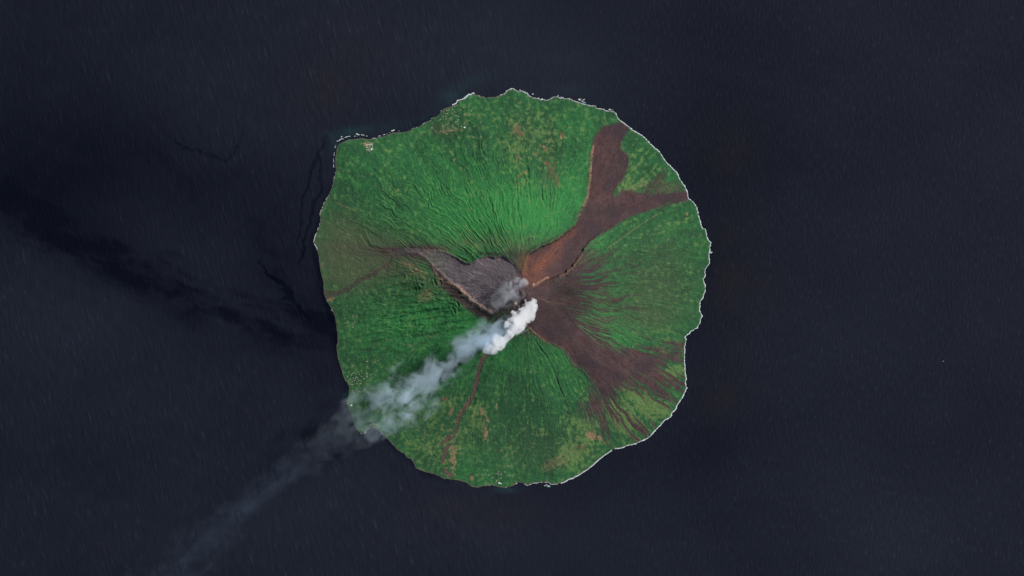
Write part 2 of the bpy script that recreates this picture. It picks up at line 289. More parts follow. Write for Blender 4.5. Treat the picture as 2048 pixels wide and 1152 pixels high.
# thin bare track lines on the east flank
d1, _ = line_d(gx + wx_ * .4, gy + wy_ * .4, [(1214,497),(1228,488),(1246,475),(1262,463),(1285,447),(1312,430)])
tan = np.maximum(tan, sst(1.3, .3, d1) * (.6 + .5 * n_f) * .8)
d2, _ = line_d(gx + wx_ * .4, gy + wy_ * .4, [(672,404),(690,413),(712,421)]); tan = np.maximum(tan, sst(1.4, .2, d2) * .5)
d3, _ = line_d(gx + wx_ * .4, gy + wy_ * .4, [(1073,410),(1075,430),(1069,450),(1068,470)]); tan = np.maximum(tan, sst(1.2, .2, d3) * .0)
# faint ash cover over the living forest, west of the top and around the summit
scorch = reg([(750,505,95,50,5,.80),(690,545,60,50,0,.62),(670,480,40,60,0,.3),(1160,640,200,200,0,.06),(800,820,160,100,0,.10),(830,505,45,16,5,.55),(680,470,50,45,0,.3),(1000,480,70,16,0,.35),(900,575,60,16,10,.35),(880,590,60,16,0,.2),(1310,590,70,60,0,.42),(1290,640,70,30,0,.3),(1330,500,70,50,0,.2),(1060,900,120,50,0,.15),(930,485,60,12,5,.25),
        (1250,730,70,30,10,.1),(1055,270,40,40,0,.15),(1100,350,16,34,10,.35),(700,640,40,20,0,.12),(890,850,60,40,0,.1),(840,550,50,26,0,.3),(770,545,60,18,-20,.25)])
scorch = np.clip(scorch * (1 + .5 * n_m + .35 * flow2), 0, .9)
# bare ground
eN = 1.6 * n_f + 2.2 * n_m
stN = stN_ * .8 + n_f * .35
lava = sst(-.30, .42, np.clip(sNE / 9, -1.3, 1.5 - .7 * sst(1225, 1300, gx)) + stN * (.75 + .7 * sst(1225, 1300, gx)) * sst(60, 220, r) + .25)
fan = sst(150, 330, r)
gaps = sst(.16, .62, .55 * fbn(cth * 15 + 9, sth * 15 + 9, lr * .9, 3, .6) + .85 * fbn(cth * 52 + 2, sth * 52 + 2, lr * 1.0, 3, .65) + .3 * n_m + reg([(1280,800,40,14,30,.25),(1335,745,30,14,0,.5),(1250,760,14,10,45,.15),(1330,705,34,7,-3,.42),(1352,712,14,10,0,.3)]) - .06) * fan
lowf = sst(170, 300, r) * sst(690, 730, gy + .15 * (gx - 1200))
lSE = sst(-.35, .45, np.clip(sSE / (16 + 12 * lowf), -1.5, 1.6 - .75 * lowf) + (stS * (1.05 + .75 * lowf) + n_s * .25 + n_f * .3 + n_m * .2) * sst(110, 260, r) + .12 - .10 * lowf - .9 * np.clip(reg([(1330,706,34,7,-3,.4),(1352,734,22,9,-12,.42),(1262,790,16,10,40,.5),(1250,760,12,8,45,.4),(1325,765,26,5,5,.4)]), 0, 1))
# feathered ash streaks on the east cone
lSE = lSE * sst(-34, -18, sSE)
lava = lava * sst(-22, -12, sNE)
feath = sst(205, 108, r + flow2 * 105 + flow * 45) * az(-42 % 360, 38, 8)
feath = np.maximum(feath, sst(88, 60, r + flow2 * 45) * az(205, 330, 10))
feath = np.maximum(feath, sst(52, 44, r))
feath = np.maximum(feath, sst(105, 78, r + flow2 * 40 + 8 * n_f) * az(50, 140, 10) * .85)
swz = sst(14, -10, np.abs(poly_sd(gx, gy, [(868,548),(905,568),(940,600),(985,628),(998,640),(985,652),(955,640),(918,616),(890,592)]) - 30) - 30 + 18 * flow2 + 6)
swp = poly_sd(gx + 14 * flow2, gy + 12 * flow2, [(868,548),(905,568),(940,600),(985,628),(998,640),(985,646),(955,634),(918,606),(885,575)])
lava = np.maximum.reduce([lava, lSE, feath, sst(-5, 6, swp) * .95])
mixb = sst(-6, 4, poly_sd(qx, qy, [(1286,380),(1306,358),(1328,338),(1334,350),(1328,366),(1350,362),(1368,374),(1370,388),(1330,391),(1278,394)])) * sst(-.45, .3, n_f + .6 * n_m + .15)
lava = np.maximum(lava, mixb * .8)
lava = np.maximum(lava, sst(-1.8, .8, rav + .8 * n_f) * .95)
lava = np.maximum(lava, sst(-1.5, 1.0, lah) * .65)
lava = np.maximum(lava, sst(7, -3, np.abs(sdc - 0) + 6 * n_f) * 0)
ash = sst(-1, 1.5, sWV) * sst(150, 200, gx * 0 + 400 - (gx - 400) * 0)   # grey avalanche valley
ashfade = sst(-1.0, 1.5, sWV) * sst(745, 915, gx + 34 * flow)
lava = np.maximum(lava, ashfade * np.where(gx < 900, .9, 1))
lava = np.maximum(lava, np.clip(reg([(800,503,70,13,2,.85),(865,497,40,8,0,.6),(860,520,40,12,15,.5)]) * (1 + .6 * n_m + .4 * flow2), 0, .9))
greyn = ashfade
streak = sst(-.5, .7, flow2)                                     # paler dust streaks inside the flows
rust = np.clip(reg([(1085,525,46,13,-48,.95),(1140,468,36,9,-38,.5),(1048,535,9,24,0,1.0),(1055,515,18,10,0,.6),(1200,350,16,60,5,.22),(1190,300,10,40,0,.15),(1075,560,24,9,-20,.6),(1095,520,18,40,45,.3),(1085,672,14,5,40,.6)])
        * (.75 + .9 * flow2 + .3 * n_f), 0, 1)
def rim(pts, w, k):
    d, _ = line_d(gx + wx_ * .5, gy + wy_ * .5, pts); return k * sst(w, w * .25, d) * np.clip(.75 + n_f * .8, 0, 1)
scarp = np.maximum.reduce([rim([(1186,292),(1182,320),(1180,352),(1177,374),(1174,394),(1166,412)], 3.4, 1.0), rim([(1160,430),(1150,437),(1144,440)], 3, .5),
        rim([(866,530),(870,542),(880,558),(892,563),(905,566),(918,574),(926,583),(938,588),(946,600),(965,612),(985,622)], 2.3, .85),
        rim([(918,574),(924,580),(930,585)], 6, .8), rim([(838,508),(862,503),(885,501),(905,509),(922,521),(932,525),(940,517)], 2.0, .6), rim([(972,517),(985,515),(1000,520)], 1.6, .6),
        rim([(1066,571),(1075,567),(1085,560),(1095,555)], 3.2, 1.0), rim([(1120,552),(1132,545),(1145,533),(1155,520),(1163,506)], 4.5, .45), rim([(1040,650),(1025,668),(1012,668)], 6, .5), rim([(1060,655),(1072,668),(1085,680),(1098,686)], 2.4, .6),
        rim([(1078,596),(1092,602),(1110,606),(1130,608)], 1.5, .35), rim([(1035,600),(1028,607),(1022,612)], 2, .5)])
lava = np.maximum(lava, scarp * .9)
d_, _w = line_d(gx, gy, [(866,530),(880,548),(900,562),(926,580),(946,598),(965,612),(990,626)])
lava = np.maximum(lava, sst(10, 5, d_ - 3 * n_f) * .95)
scarp = np.maximum(scarp, .34 * sst(-1, 1.5, rav) * (.6 + .6 * n_f))
dark = np.clip(reg([(978,508,42,4,2,.9),(1100,482,46,6,-27,.75),(1030,508,16,10,0,.5),(1135,582,20,9,10,.45),(1000,622,16,8,-30,.6),(1145,595,60,46,0,.60),(1110,640,30,25,0,.2),(1148,440,8,6,0,.2)]) * (.8 + .7 * n_f + .6 * flow2), 0, 1)  # dark ash and rock, with the shade of the cliffs painted in as colour
lava = np.maximum(lava, dark * .9)
pale = np.clip(reg([(740,293,0.1,0.1,0,0)]) + rim([(732,289),(744,289)], 1.3, .8) + rim([(732,294),(744,297)], 1.3, .8) + rim([(738,286),(746,287)], 1.2, .6) + rim([(736,299),(744,300)], 1.2, .8) + rim([(745,289),(746,298)], 1.1, .6)
      + spot(750,850,9,4,5,.12,.9) + spot(1032,606,3,3,0,.8) + spot(1038,612,2,2,0,.7) + spot(1067,568,2,2,0,.6), 0, 1)
beach = sst(2.6, .6, sdc + n_f * 1.2) * sst(-.4, .3, n_m + .25) * sst(1330, 1150, gx + 0 * gy) * .8

# ------------------------------------------------------------------ mesh builders
def grid_mesh(name, X, Y, Z, keep, attrs, mat, normals=True):
    h, w = X.shape
    idx = np.arange(h * w).reshape(h, w)
    a, b, c, d = idx[:-1, :-1], idx[:-1, 1:], idx[1:, 1:], idx[1:, :-1]
    q = np.stack([a, d, c, b], -1)[keep]                   # counter-clockwise seen from above (rows run south)
    used, inv = np.unique(q.ravel(), return_inverse=True)
    me = bpy.data.meshes.new(name)
    me.vertices.add(len(used)); me.loops.add(q.size); me.polygons.add(len(q))
    wx, wy = W(X.ravel()[used], Y.ravel()[used])
    me.vertices.foreach_set("co", np.stack([wx, wy, Z.ravel()[used]], 1).astype(np.float32).ravel())
    me.loops.foreach_set("vertex_index", inv.astype(np.int32).ravel())
    me.polygons.foreach_set("loop_start", np.arange(0, q.size, 4, dtype=np.int32))
    me.polygons.foreach_set("use_smooth", np.ones(len(q), bool))
    me.update(calc_edges=True)
    for k, v in attrs.items():
        at = me.attributes.new(k, 'FLOAT', 'POINT'); at.data.foreach_set("value", np.ascontiguousarray(np.broadcast_to(v, X.shape).ravel()[used], dtype=np.float32))
    if normals is not None and not isinstance(normals, bool):
        me.normals_split_custom_set_from_vertices(normals.reshape(-1, 3)[used])
    me.materials.append(mat)
    ob = bpy.data.objects.new(name, me); C.objects.link(ob)
    return ob

class NT:
    """small helper for writing node trees"""
    def __init__(s, name):
        s.m = bpy.data.materials.new(name); s.m.use_nodes = True; s.t = s.m.node_tree; s.t.nodes.clear()
        s.out = s.t.nodes.new("ShaderNodeOutputMaterial")
    def n(s, typ, ins=None, **kw):
        nd = s.t.nodes.new(typ)
        for k, v in kw.items(): setattr(nd, k, v)
        for k, v in (ins or {}).items(): s.put(nd.inputs[k], v)
        return nd
    def put(s, sock, v):
        if hasattr(v, "is_output"): s.t.links.new(v, sock)
        else: sock.default_value = v
    def m_(s, op, a, b=0.0, c=0.0, clamp=False):
        nd = s.n("ShaderNodeMath", {0: a, 1: b, 2: c}, operation=op, use_clamp=clamp); return nd.outputs[0]
    def at(s, name): return s.n("ShaderNodeAttribute", attribute_name=name).outputs["Fac"]
    def mix(s, f, a, b):
        nd = s.n("ShaderNodeMix", data_type='RGBA'); s.put(nd.inputs[0], f); s.put(nd.inputs[6], a); s.put(nd.inputs[7], b); return nd.outputs[2]
    def noise(s, vec, scale, det=3, rough=.5, dist=0.0):
        return s.n("ShaderNodeTexNoise", {"Vector": vec, "Scale": scale, "Detail": det, "Roughness": rough, "Distortion": dist}).outputs[0]
    def rng(s, v, a, b, c, d, kind='LINEAR'):
        nd = s.n("ShaderNodeMapRange", interpolation_type=kind); s.put(nd.inputs[0], v)
        for i, x in zip((1, 2, 3, 4), (a, b, c, d)): s.put(nd.inputs[i], x)
        return nd.outputs[0]
def c4(r_, g_, b_): return (r_, g_, b_, 1.0)

def land_material():
    N = NT("island_ground")
    pos = N.n("ShaderNodeTexCoord").outputs["Object"]
    fine = N.noise(pos, 1 / 42.0, 4, .65); blot = N.noise(pos, 1 / 160.0, 4, .6); tint = N.noise(pos, 1 / 420.0, 3, .5)
    g = N.mix(N.rng(N.m_('ADD', N.at("lush"), N.m_('MULTIPLY', N.m_('SUBTRACT', fine, .5), .9)), 0, 1, 0, 1), c4(.022, .062, .029), c4(.038, .205, .052))
    g = N.mix(N.rng(tint, .35, .65, 0, .35), g, c4(.018, .105, .040))
    g = N.mix(N.m_('MULTIPLY', N.at("meadow"), N.rng(fine, .3, .65, .35, .95)), g, c4(.125, .195, .062))
    g = N.mix(N.m_('MULTIPLY', N.at("scorch"), N.rng(blot, .3, .7, .7, 1.1)), g, c4(.075, .088, .048))
    g = N.mix(N.m_('MULTIPLY', N.at("soil"), N.rng(fine, .35, .62, .15, 1)), g, c4(.215, .150, .095))
    g = N.mix(N.at("tan"), g, N.mix(N.rng(fine, .35, .65, 0, 1), c4(.17, .11, .06), c4(.27, .19, .105)))
    g = N.mix(N.at("red"), g, c4(.165, .075, .050))
    st = N.at("streak")
    lv = N.mix(st, c4(.050, .026, .026), c4(.078, .041, .040))
    lv = N.mix(N.rng(blot, .38, .62, 0, .8), lv, c4(.080, .052, .054))
    lv = N.mix(N.rng(tint, .40, .62, 0, .85), lv, c4(.044, .031, .036))
    lv = N.mix(N.m_('MULTIPLY', N.rng(fine, .55, .8, 0, .6), 1.0), lv, c4(.105, .066, .055))
    gy_ = N.mix(N.rng(st, 0, 1, .1, .9), c4(.092, .071, .078), c4(.190, .158, .162))
    lv = N.mix(N.at("greyn"), lv, gy_)
    lv = N.mix(N.at("rust"), lv, N.mix(N.rng(fine, .35, .65, 0, 1), c4(.115, .042, .028), c4(.195, .080, .052)))
    lv = N.mix(N.at("scarp"), lv, N.mix(N.rng(fine, .35, .65, 0, 1), c4(.20, .105, .065), c4(.36, .22, .15)))
    lv = N.mix(N.at("dark"), lv, c4(.020, .015, .014))
    g = N.mix(N.at("lava"), g, lv)
    gn = N.noise(pos, 1 / 23.0, 2, .7)
    g = N.n("ShaderNodeHueSaturation", {"Color": g, "Value": N.rng(gn, .3, .7, .78, 1.24)}).outputs[0]
    g = N.mix(N.at("pale"), g, c4(.55, .50, .40))
    g = N.mix(N.at("beach"), g, c4(.14, .11, .09))
    bump = N.n("ShaderNodeBump", {"Strength": .55, "Distance": 14.0, "Height": N.m_('ADD', fine, N.m_('MULTIPLY', blot, 1.2))})
    p = N.n("ShaderNodeBsdfPrincipled", {"Base Color": g, "Roughness": .92, "Specular IOR Level": .15, "Normal": bump.outputs[0]})
    N.t.links.new(p.outputs[0], N.out.inputs[0])
    return N.m
LM = land_material()

# true vertex normals of the whole relief, shared by the pieces so that no seam shows between them
dzx = np.gradient(H, axis=1) / S; dzy = -np.gradient(H, axis=0) / S
nrm = np.stack([-dzx, -dzy, np.ones_like(H)], -1); nrm /= np.linalg.norm(nrm, axis=-1, keepdims=True)
attrs = dict(lush=lush, meadow=meadow, scorch=scorch, soil=soil, tan=tan, red=red, streak=streak, greyn=greyn, rust=rust, scarp=scarp, dark=dark, lava=lava, pale=pale, beach=beach)
keep_all = (sdc[:-1, :-1] > -3.2)
cell = lambda m: m[:-1, :-1]
lvm = lava > .5
top = np.hypot((gx - 1040) / 24, (gy - 598) / 34) < 1
isNE = lvm & (sNE > -4) & ~top
isWV = lvm & (sWV > -2) & ~isNE & ~top
isSE = lvm & ((sSE > -3) | ((gx > 1060) & (gx < 1240) & (gy > 520) & (gy < 690))) & ~isNE & ~isWV & ~top
isRV = lvm & (rav > -2) & ~isNE & ~isWV & ~isSE & ~top
isTP = top & ~isNE
def struct(o, label=None):
    o["kind"] = "structure"
    if label: o["label"] = label
    return o
rest = keep_all & ~cell(isNE | isWV | isSE | isRV | isTP)
struct(grid_mesh("island_slope", gx, gy, H, rest, attrs, LM, nrm), "green forested slopes of the round volcanic island")
struct(grid_mesh("lava_field", gx, gy, H, keep_all & cell(isNE), attrs, LM, nrm), "reddish brown lava field running north-east from the summit to the surf")
struct(grid_mesh("lava_field", gx, gy, H, keep_all & cell(isSE), attrs, LM, nrm), "dark brown lava field fanning south-east from the summit to the coast")
struct(grid_mesh("ash_valley", gx, gy, H, keep_all & cell(isWV), attrs, LM, nrm), "grey ash valley between cliffs west of the summit")
struct(grid_mesh("ravine", gx, gy, H, keep_all & cell(isRV), attrs, LM, nrm), "narrow brown ravine running down the south-west slope below the smoke")
struct(grid_mesh("crater", gx, gy, H, keep_all & cell(isTP), attrs, LM, nrm), "bare summit crater at the foot of the white smoke")

def height_at(px, py):
    x = min(max(px - X0, 0), gx.shape[1] - 2); y = min(max(py - Y0, 0), gx.shape[0] - 2)
    i, j = int(y), int(x); fy, fx = y - i, x - j
    return float(H[i, j] * (1 - fx) * (1 - fy) + H[i, j + 1] * fx * (1 - fy) + H[i + 1, j] * (1 - fx) * fy + H[i + 1, j + 1] * fx * fy)

# ------------------------------------------------------------------ sea
def sea_material():
    N = NT("sea_water")
    pos = N.n("ShaderNodeTexCoord").outputs["Object"]
    def waves(rot, sx, sy, det=2):
        ro = N.n("ShaderNodeVectorRotate", {"Vector": pos, "Angle": math.radians(rot)}, rotation_type='Z_AXIS')
        mp = N.n("ShaderNodeMapping", {"Vector": ro.outputs[0], "Scale": (1 / sx, 1 / sy, 1.0)})
        return N.noise(mp.outputs[0], 1.0, det, .55, .25)
    wA = waves(-14, 62.0, 400.0, 3); wB = waves(7, 55.0, 190.0, 3); wC = waves(28, 75, 260, 2)
    side = N.rng(N.n("ShaderNodeSeparateXYZ", {0: pos}).outputs[0], -2500, 4500, 0, 1, 'SMOOTHSTEP')
    wm = N.mix(side, wA, wB)
    wv = N.m_('ADD', N.m_('MULTIPLY', wm, 1.0), N.m_('MULTIPLY', wC, .25))
    cal = N.at("calm")
    tone = N.at("tone")
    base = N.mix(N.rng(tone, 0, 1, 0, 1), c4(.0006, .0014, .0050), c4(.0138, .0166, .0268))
    base = N.mix(N.at("brown"), base, c4(.016, .013, .014))
    hsv = N.n("ShaderNodeHueSaturation", {"Color": base, "Value": N.rng(wv, .42, .85, .84, 1.18)}); base = hsv.outputs[0]  # lit and shaded wave facets painted into the water colour
    crest = N.m_('MULTIPLY', N.rng(wm, .60, .80, 0, 1, 'SMOOTHSTEP'), N.rng(cal, 0, 1, .75, 0))
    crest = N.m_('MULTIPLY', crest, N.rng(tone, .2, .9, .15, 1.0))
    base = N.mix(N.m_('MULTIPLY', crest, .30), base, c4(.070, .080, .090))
    base = N.mix(N.at("reef"), base, c4(.018, .060, .062))
    base = N.mix(N.at("lagoon"), base, c4(.22, .46, .46))
    hgt = N.m_('MULTIPLY', wv, N.rng(cal, 0, 1, 1, .1))
    bump = N.n("ShaderNodeBump", {"Strength": .8, "Distance": 9.0, "Height": hgt})
    p = N.n("ShaderNodeBsdfPrincipled", {"Base Color": base, "Roughness": N.rng(cal, 0, 1, .38, .18), "IOR": 1.33, "Specular IOR Level": .22, "Normal": bump.outputs[0]})
    N.t.links.new(p.outputs[0], N.out.inputs[0])
    return N.m
SM = sea_material()
step = 2.5
sx_, sy_ = np.meshgrid(np.arange(-60, 2110, step, dtype=np.float32), np.arange(-60, 1215, step, dtype=np.float32))
def sreg(lst):
    m = 0
    for (x, y, a, b, an, k) in lst: m = m + k * blob(sx_, sy_, x, y, a, b, an)
    return m
s_l = fbn(sx_ / 260, sy_ / 200, 81, 4, .5); s_m = fbn(sx_ / 80 + .6 * s_l, sy_ / 36 - .55 * sx_ / 70, 91, 5, .62); s_w = fbn(sx_ / 90, sy_ / 90, 95, 5, .62)
tone = .62 + .13 * s_l + .035 * s_m + sreg([(760,120,330,150,5,.17),(600,240,160,90,0,.10),(1060,110,220,110,20,.30),(1800,1050,200,110,10,.16),(1450,250,230,160,50,-.16),(1420,520,90,200,0,-.28),(1420,760,90,150,0,-.14),(1400,900,120,60,-30,-.15),  # brighter zones put the sea's glint and sheen into its colour
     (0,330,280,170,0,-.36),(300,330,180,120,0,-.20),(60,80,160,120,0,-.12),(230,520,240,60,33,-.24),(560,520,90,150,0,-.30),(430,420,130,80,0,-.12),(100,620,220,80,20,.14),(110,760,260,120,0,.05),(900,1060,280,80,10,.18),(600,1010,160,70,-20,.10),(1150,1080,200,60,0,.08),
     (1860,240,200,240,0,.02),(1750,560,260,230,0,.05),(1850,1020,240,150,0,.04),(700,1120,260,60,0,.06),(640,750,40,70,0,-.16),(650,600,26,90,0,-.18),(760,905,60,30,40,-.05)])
band = np.maximum.reduce([sst(1, 0, line_d(sx_ + 55 * s_w, sy_ + 42 * s_m, p)[0] / w) * k for p, w, k in
     [([(20,400),(110,470),(200,520),(290,570),(360,590),(430,620),(500,650),(600,670),(655,665)], 58, .60), ([(230,500),(330,560),(360,590),(400,610)], 46, .45), ([(500,430),(525,520),(560,580),(600,640)], 40, .22), ([(290,290),(350,340),(390,390)], 40, .16)]])
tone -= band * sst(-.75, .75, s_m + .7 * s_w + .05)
# paler wisps beside the dark swath
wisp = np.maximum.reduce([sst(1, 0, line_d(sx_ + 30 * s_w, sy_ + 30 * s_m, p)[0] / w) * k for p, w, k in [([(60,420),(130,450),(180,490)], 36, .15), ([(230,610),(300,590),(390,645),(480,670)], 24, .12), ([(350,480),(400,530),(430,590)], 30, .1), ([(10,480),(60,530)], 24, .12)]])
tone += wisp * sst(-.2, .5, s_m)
# narrow slicks in the lee of the island
calm = np.zeros_like(sx_)
s_f = fbn(sx_ / 11, sy_ / 8, 120, 3, .6)
lx, ly = sx_ + 7 * s_m + 5 * fbm(sx_ / 14, sy_ / 14, 99, 3), sy_ + 5 * fbm(sx_ / 14, sy_ / 14, 98, 3)
for p, k in [([(655,268,1.5),(647,290,3.5),(637,305,5),(625,335,4),(612,372,2.5),(604,410,2),(599,460,1.6),(596,490,1.2)],1), ([(637,305,4),(641,335,2.5),(639,370,2.6),(637,395,4),(628,405,6),(622,430,4),(613,465,3),(608,500,3),(598,528,2)],1),
             ([(350,283,2),(365,295,3),(395,303,3),(430,313,3),(450,322,2.6),(462,312,3),(472,292,2),(488,255,1.5)],.7), ([(515,520,2),(535,550,4),(560,565,8),(575,580,10),(590,600,6),(605,625,4),(625,640,3)],.8),
             ([(560,600,2),(575,595,5),(600,610,3)],.8), ([(825,250,2),(850,240,5),(860,236,5)],.9), ([(395,460,3),(405,475,5)],.4)]:
    d, w = line_d(lx, ly, p)
    calm = np.maximum(calm, k * .9 * sst(1.9, -1.0, d - w * .7 + (3.0 * s_f if p[0][0] < 600 else .8 * s_f)))
sdS = poly_sd(sx_, sy_, COAST[::3])
calm = np.maximum(calm, .6 * sst(16, 2, -sdS) * (sx_ < 900) * sst(340, 420, sy_))
tone = np.clip(tone - calm * .27, 0.0, 1)  # slicks also darkened in colour, for the glint they lack
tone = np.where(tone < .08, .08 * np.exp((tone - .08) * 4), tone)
brown = np.clip(sreg([(640,180,60,50,0,.35),(1480,560,60,120,0,.40),(1440,790,60,50,0,.35),(960,1020,120,40,0,.35),(700,110,80,60,0,.25),(1450,300,60,60,0,.25)]) * (.9 + s_w), 0, .7)
reef = np.clip(sreg([(705,262,36,10,-8,.75),(668,290,7,22,0,.5),(760,258,50,10,-12,.45),(900,195,26,16,-30,.55),(945,165,40,14,-20,.30),(1010,980,26,6,0,.55),(1120,180,60,12,5,.22),(690,792,6,8,0,.35),(860,230,26,10,-30,.35)]) * (.38 + .5 * s_w + .25 * s_m), 0, 1)
lagoon = sst(.4, .8, sreg([(939,192,7,3.4,-28,1.3),(930,196,4,2.4,-30,.8),(1045,182,5,2,20,.5),(1168,205,4,2,20,.9),(1097,972,5,2,0,.8)]))
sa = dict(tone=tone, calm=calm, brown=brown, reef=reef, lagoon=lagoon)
h_, w_ = sx_.shape
sea_keep = np.ones((h_ - 1, w_ - 1), bool)
# leave out the water that lies under the island's rock
sea_keep &= ~(sdS[:-1, :-1] > 25)
# stretch the outer rows and columns out to the horizon
SX, SY = sx_.copy(), sy_.copy()
SX[:, 0] = -16000; SX[:, -1] = 18000; SY[0, :] = -16000; SY[-1, :] = 17000
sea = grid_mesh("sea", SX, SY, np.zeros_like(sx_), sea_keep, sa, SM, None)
struct(sea)
sb_v = [(-210000, -210000, -60), (210000, -210000, -60), (210000, 210000, -60), (-210000, 210000, -60)]
me = bpy.data.meshes.new("seabed"); me.from_pydata(sb_v, [], [(0, 1, 2, 3)]); nb = NT("seabed_sand")
nb.t.links.new(nb.n("ShaderNodeBsdfPrincipled", {"Base Color": nb.mix(nb.noise(nb.n("ShaderNodeTexCoord").outputs["Object"], .002), c4(.02, .02, .02), c4(.04, .04, .035)), "Roughness": 1.0}).outputs[0], nb.out.inputs[0])
me.materials.append(nb.m); ob = bpy.data.objects.new("seabed", me); C.objects.link(ob); struct(ob)

# ------------------------------------------------------------------ surf along the shore
def foam_width(x, y, s):
    """(offset from the shore, width) in survey steps"""
    n = float(NF[s]); n2 = float(NF2[s])
    if x > 1228 and y > 220 and y < 900 and x > 1150:                    # windward east coast: unbroken line
        return 0.0, max(.25, 1.05 + 2.4 * n + 1.2 * n2) + (1.6 * max(0, n2) if 480 < y < 530 else 0)
    if x > 1120 and y >= 900: return 0.0, max(0, 1.2 + 1.1 * n)
    if 1000 < x <= 1228 and y < 245: return 0.0, max(.22, .55 + 2.2 * n2 + .9 * n)
    if 905 < x < 950 and y < 215: return 1.2, max(0, 1.4 + 2 * n)
    if x < 735 and y < 292: return 6.0 + 3 * n2, max(0, .35 + 2.6 * n)
    if x < 800 and y < 292 and x >= 755: return 2.5 + 2 * n2, max(0, .1 + 2.6 * n)
    if x < 700 and 280 < y < 340: return 3.5, max(0, .3 + 1.6 * n)
    if 740 < x <= 1000 and y < 300: return .1, max(0, -.05 + 1.7 * n)
    if x < 660 and 465 < y < 500: return .2, max(0, .6 + 1.6 * n)
    if 1030 < x <= 1120 and y > 900: return .5, max(0, .3 + 1.6 * n)
    if x < 700 and y < 480: return .2, max(0, .1 + 1.1 * n)
    if y > 850: return .3, max(0, -.1 + 1.3 * n)
    return .3, max(0, -.25 + 1.2 * n)
nF = len(FC); ss = np.arange(nF)
NF = fbm(FC[:, 0] / 4.5, FC[:, 1] / 4.5, 101, 3, .6); NF2 = fbm(FC[:, 0] / 6, FC[:, 1] / 6, 111, 3, .7)
tan_ = np.roll(FC, -4, 0) - np.roll(FC, 4, 0); tan_ /= np.linalg.norm(tan_, axis=1)[:, None] + 1e-9
nout = np.stack([tan_[:, 1], -tan_[:, 0]], 1)
if poly_sd(np.array([FC[10, 0] + nout[10, 0] * 3]), np.array([FC[10, 1] + nout[10, 1] * 3]), COAST)[0] > 0: nout = -nout
vs, fs = [], []
ow = [foam_width(FC[i, 0], FC[i, 1], i) for i in range(nF)]
for i in range(nF):
    o_, w_2 = ow[i]; a = FC[i] + nout[i] * (o_ - .25); b = FC[i] + nout[i] * (o_ + w_2); m2 = (a + b) / 2
    for p_, z_ in ((a, .5), (m2, 1.6), (b, .25)):
        x_, y_ = W(p_[0], p_[1]); vs.append((x_, y_, z_))
for i in range(nF):
    j = (i + 1) % nF
    if ow[i][1] > .12 and ow[j][1] > .12 and abs(ow[i][0] - ow[j][0]) < 1.5:
        for k in (0, 1): fs.append((3 * i + k, 3 * i + k + 1, 3 * j + k + 1, 3 * j + k))
# loose patches of broken water off the north coast
rnd = random.Random(5)
for (x, y, n_, sp) in [(1162, 200, 7, 3), (1120, 194, 3, 3), (1024, 177, 4, 3), (1045, 182, 4, 4), (1058, 189, 3, 3), (1086, 198, 2, 3), (1221, 220, 5, 3), (1422, 505, 5, 3), (945, 186, 2, 3), (1098, 971, 4, 4), (690, 272, 2, 3), (716, 269, 2, 3), (785, 261, 3, 2)]:
    for k in range(n_):
        ax, ay = x + rnd.gauss(0, sp), y + rnd.gauss(0, sp * .35)
        b0 = len(vs); m_ = 9; rr = rnd.uniform(.6, 1.5)
        for q in range(m_):
            an = 2 * math.pi * q / m_; rq = rr * rnd.uniform(.6, 1.3)
            x_, y_ = W(ax + math.cos(an) * rq * 1.6, ay + math.sin(an) * rq * .8); vs.append((x_, y_, .3))
        x_, y_ = W(ax, ay); vs.append((x_, y_, 1.5))
        for q in range(m_): fs.append((b0 + (q + 1) % m_, b0 + q, b0 + m_))
me = bpy.data.meshes.new("surf"); me.from_pydata(vs, [], fs); me.update()
FM = NT("surf_foam"); fp = FM.n("ShaderNodeTexCoord").outputs["Object"]
fn = FM.noise(fp, 1 / 16.0, 4, .7)
fcol = FM.mix(FM.rng(fn, .38, .62, 0, 1), c4(.30, .36, .38), c4(.85, .88, .86))
FM.t.links.new(FM.n("ShaderNodeBsdfPrincipled", {"Base Color": fcol, "Roughness": .8}).outputs[0], FM.out.inputs[0])
me.materials.append(FM.m)
ob = bpy.data.objects.new("surf", me); C.objects.link(ob); ob["kind"] = "stuff"; ob["label"] = "white surf breaking along the island's shore"
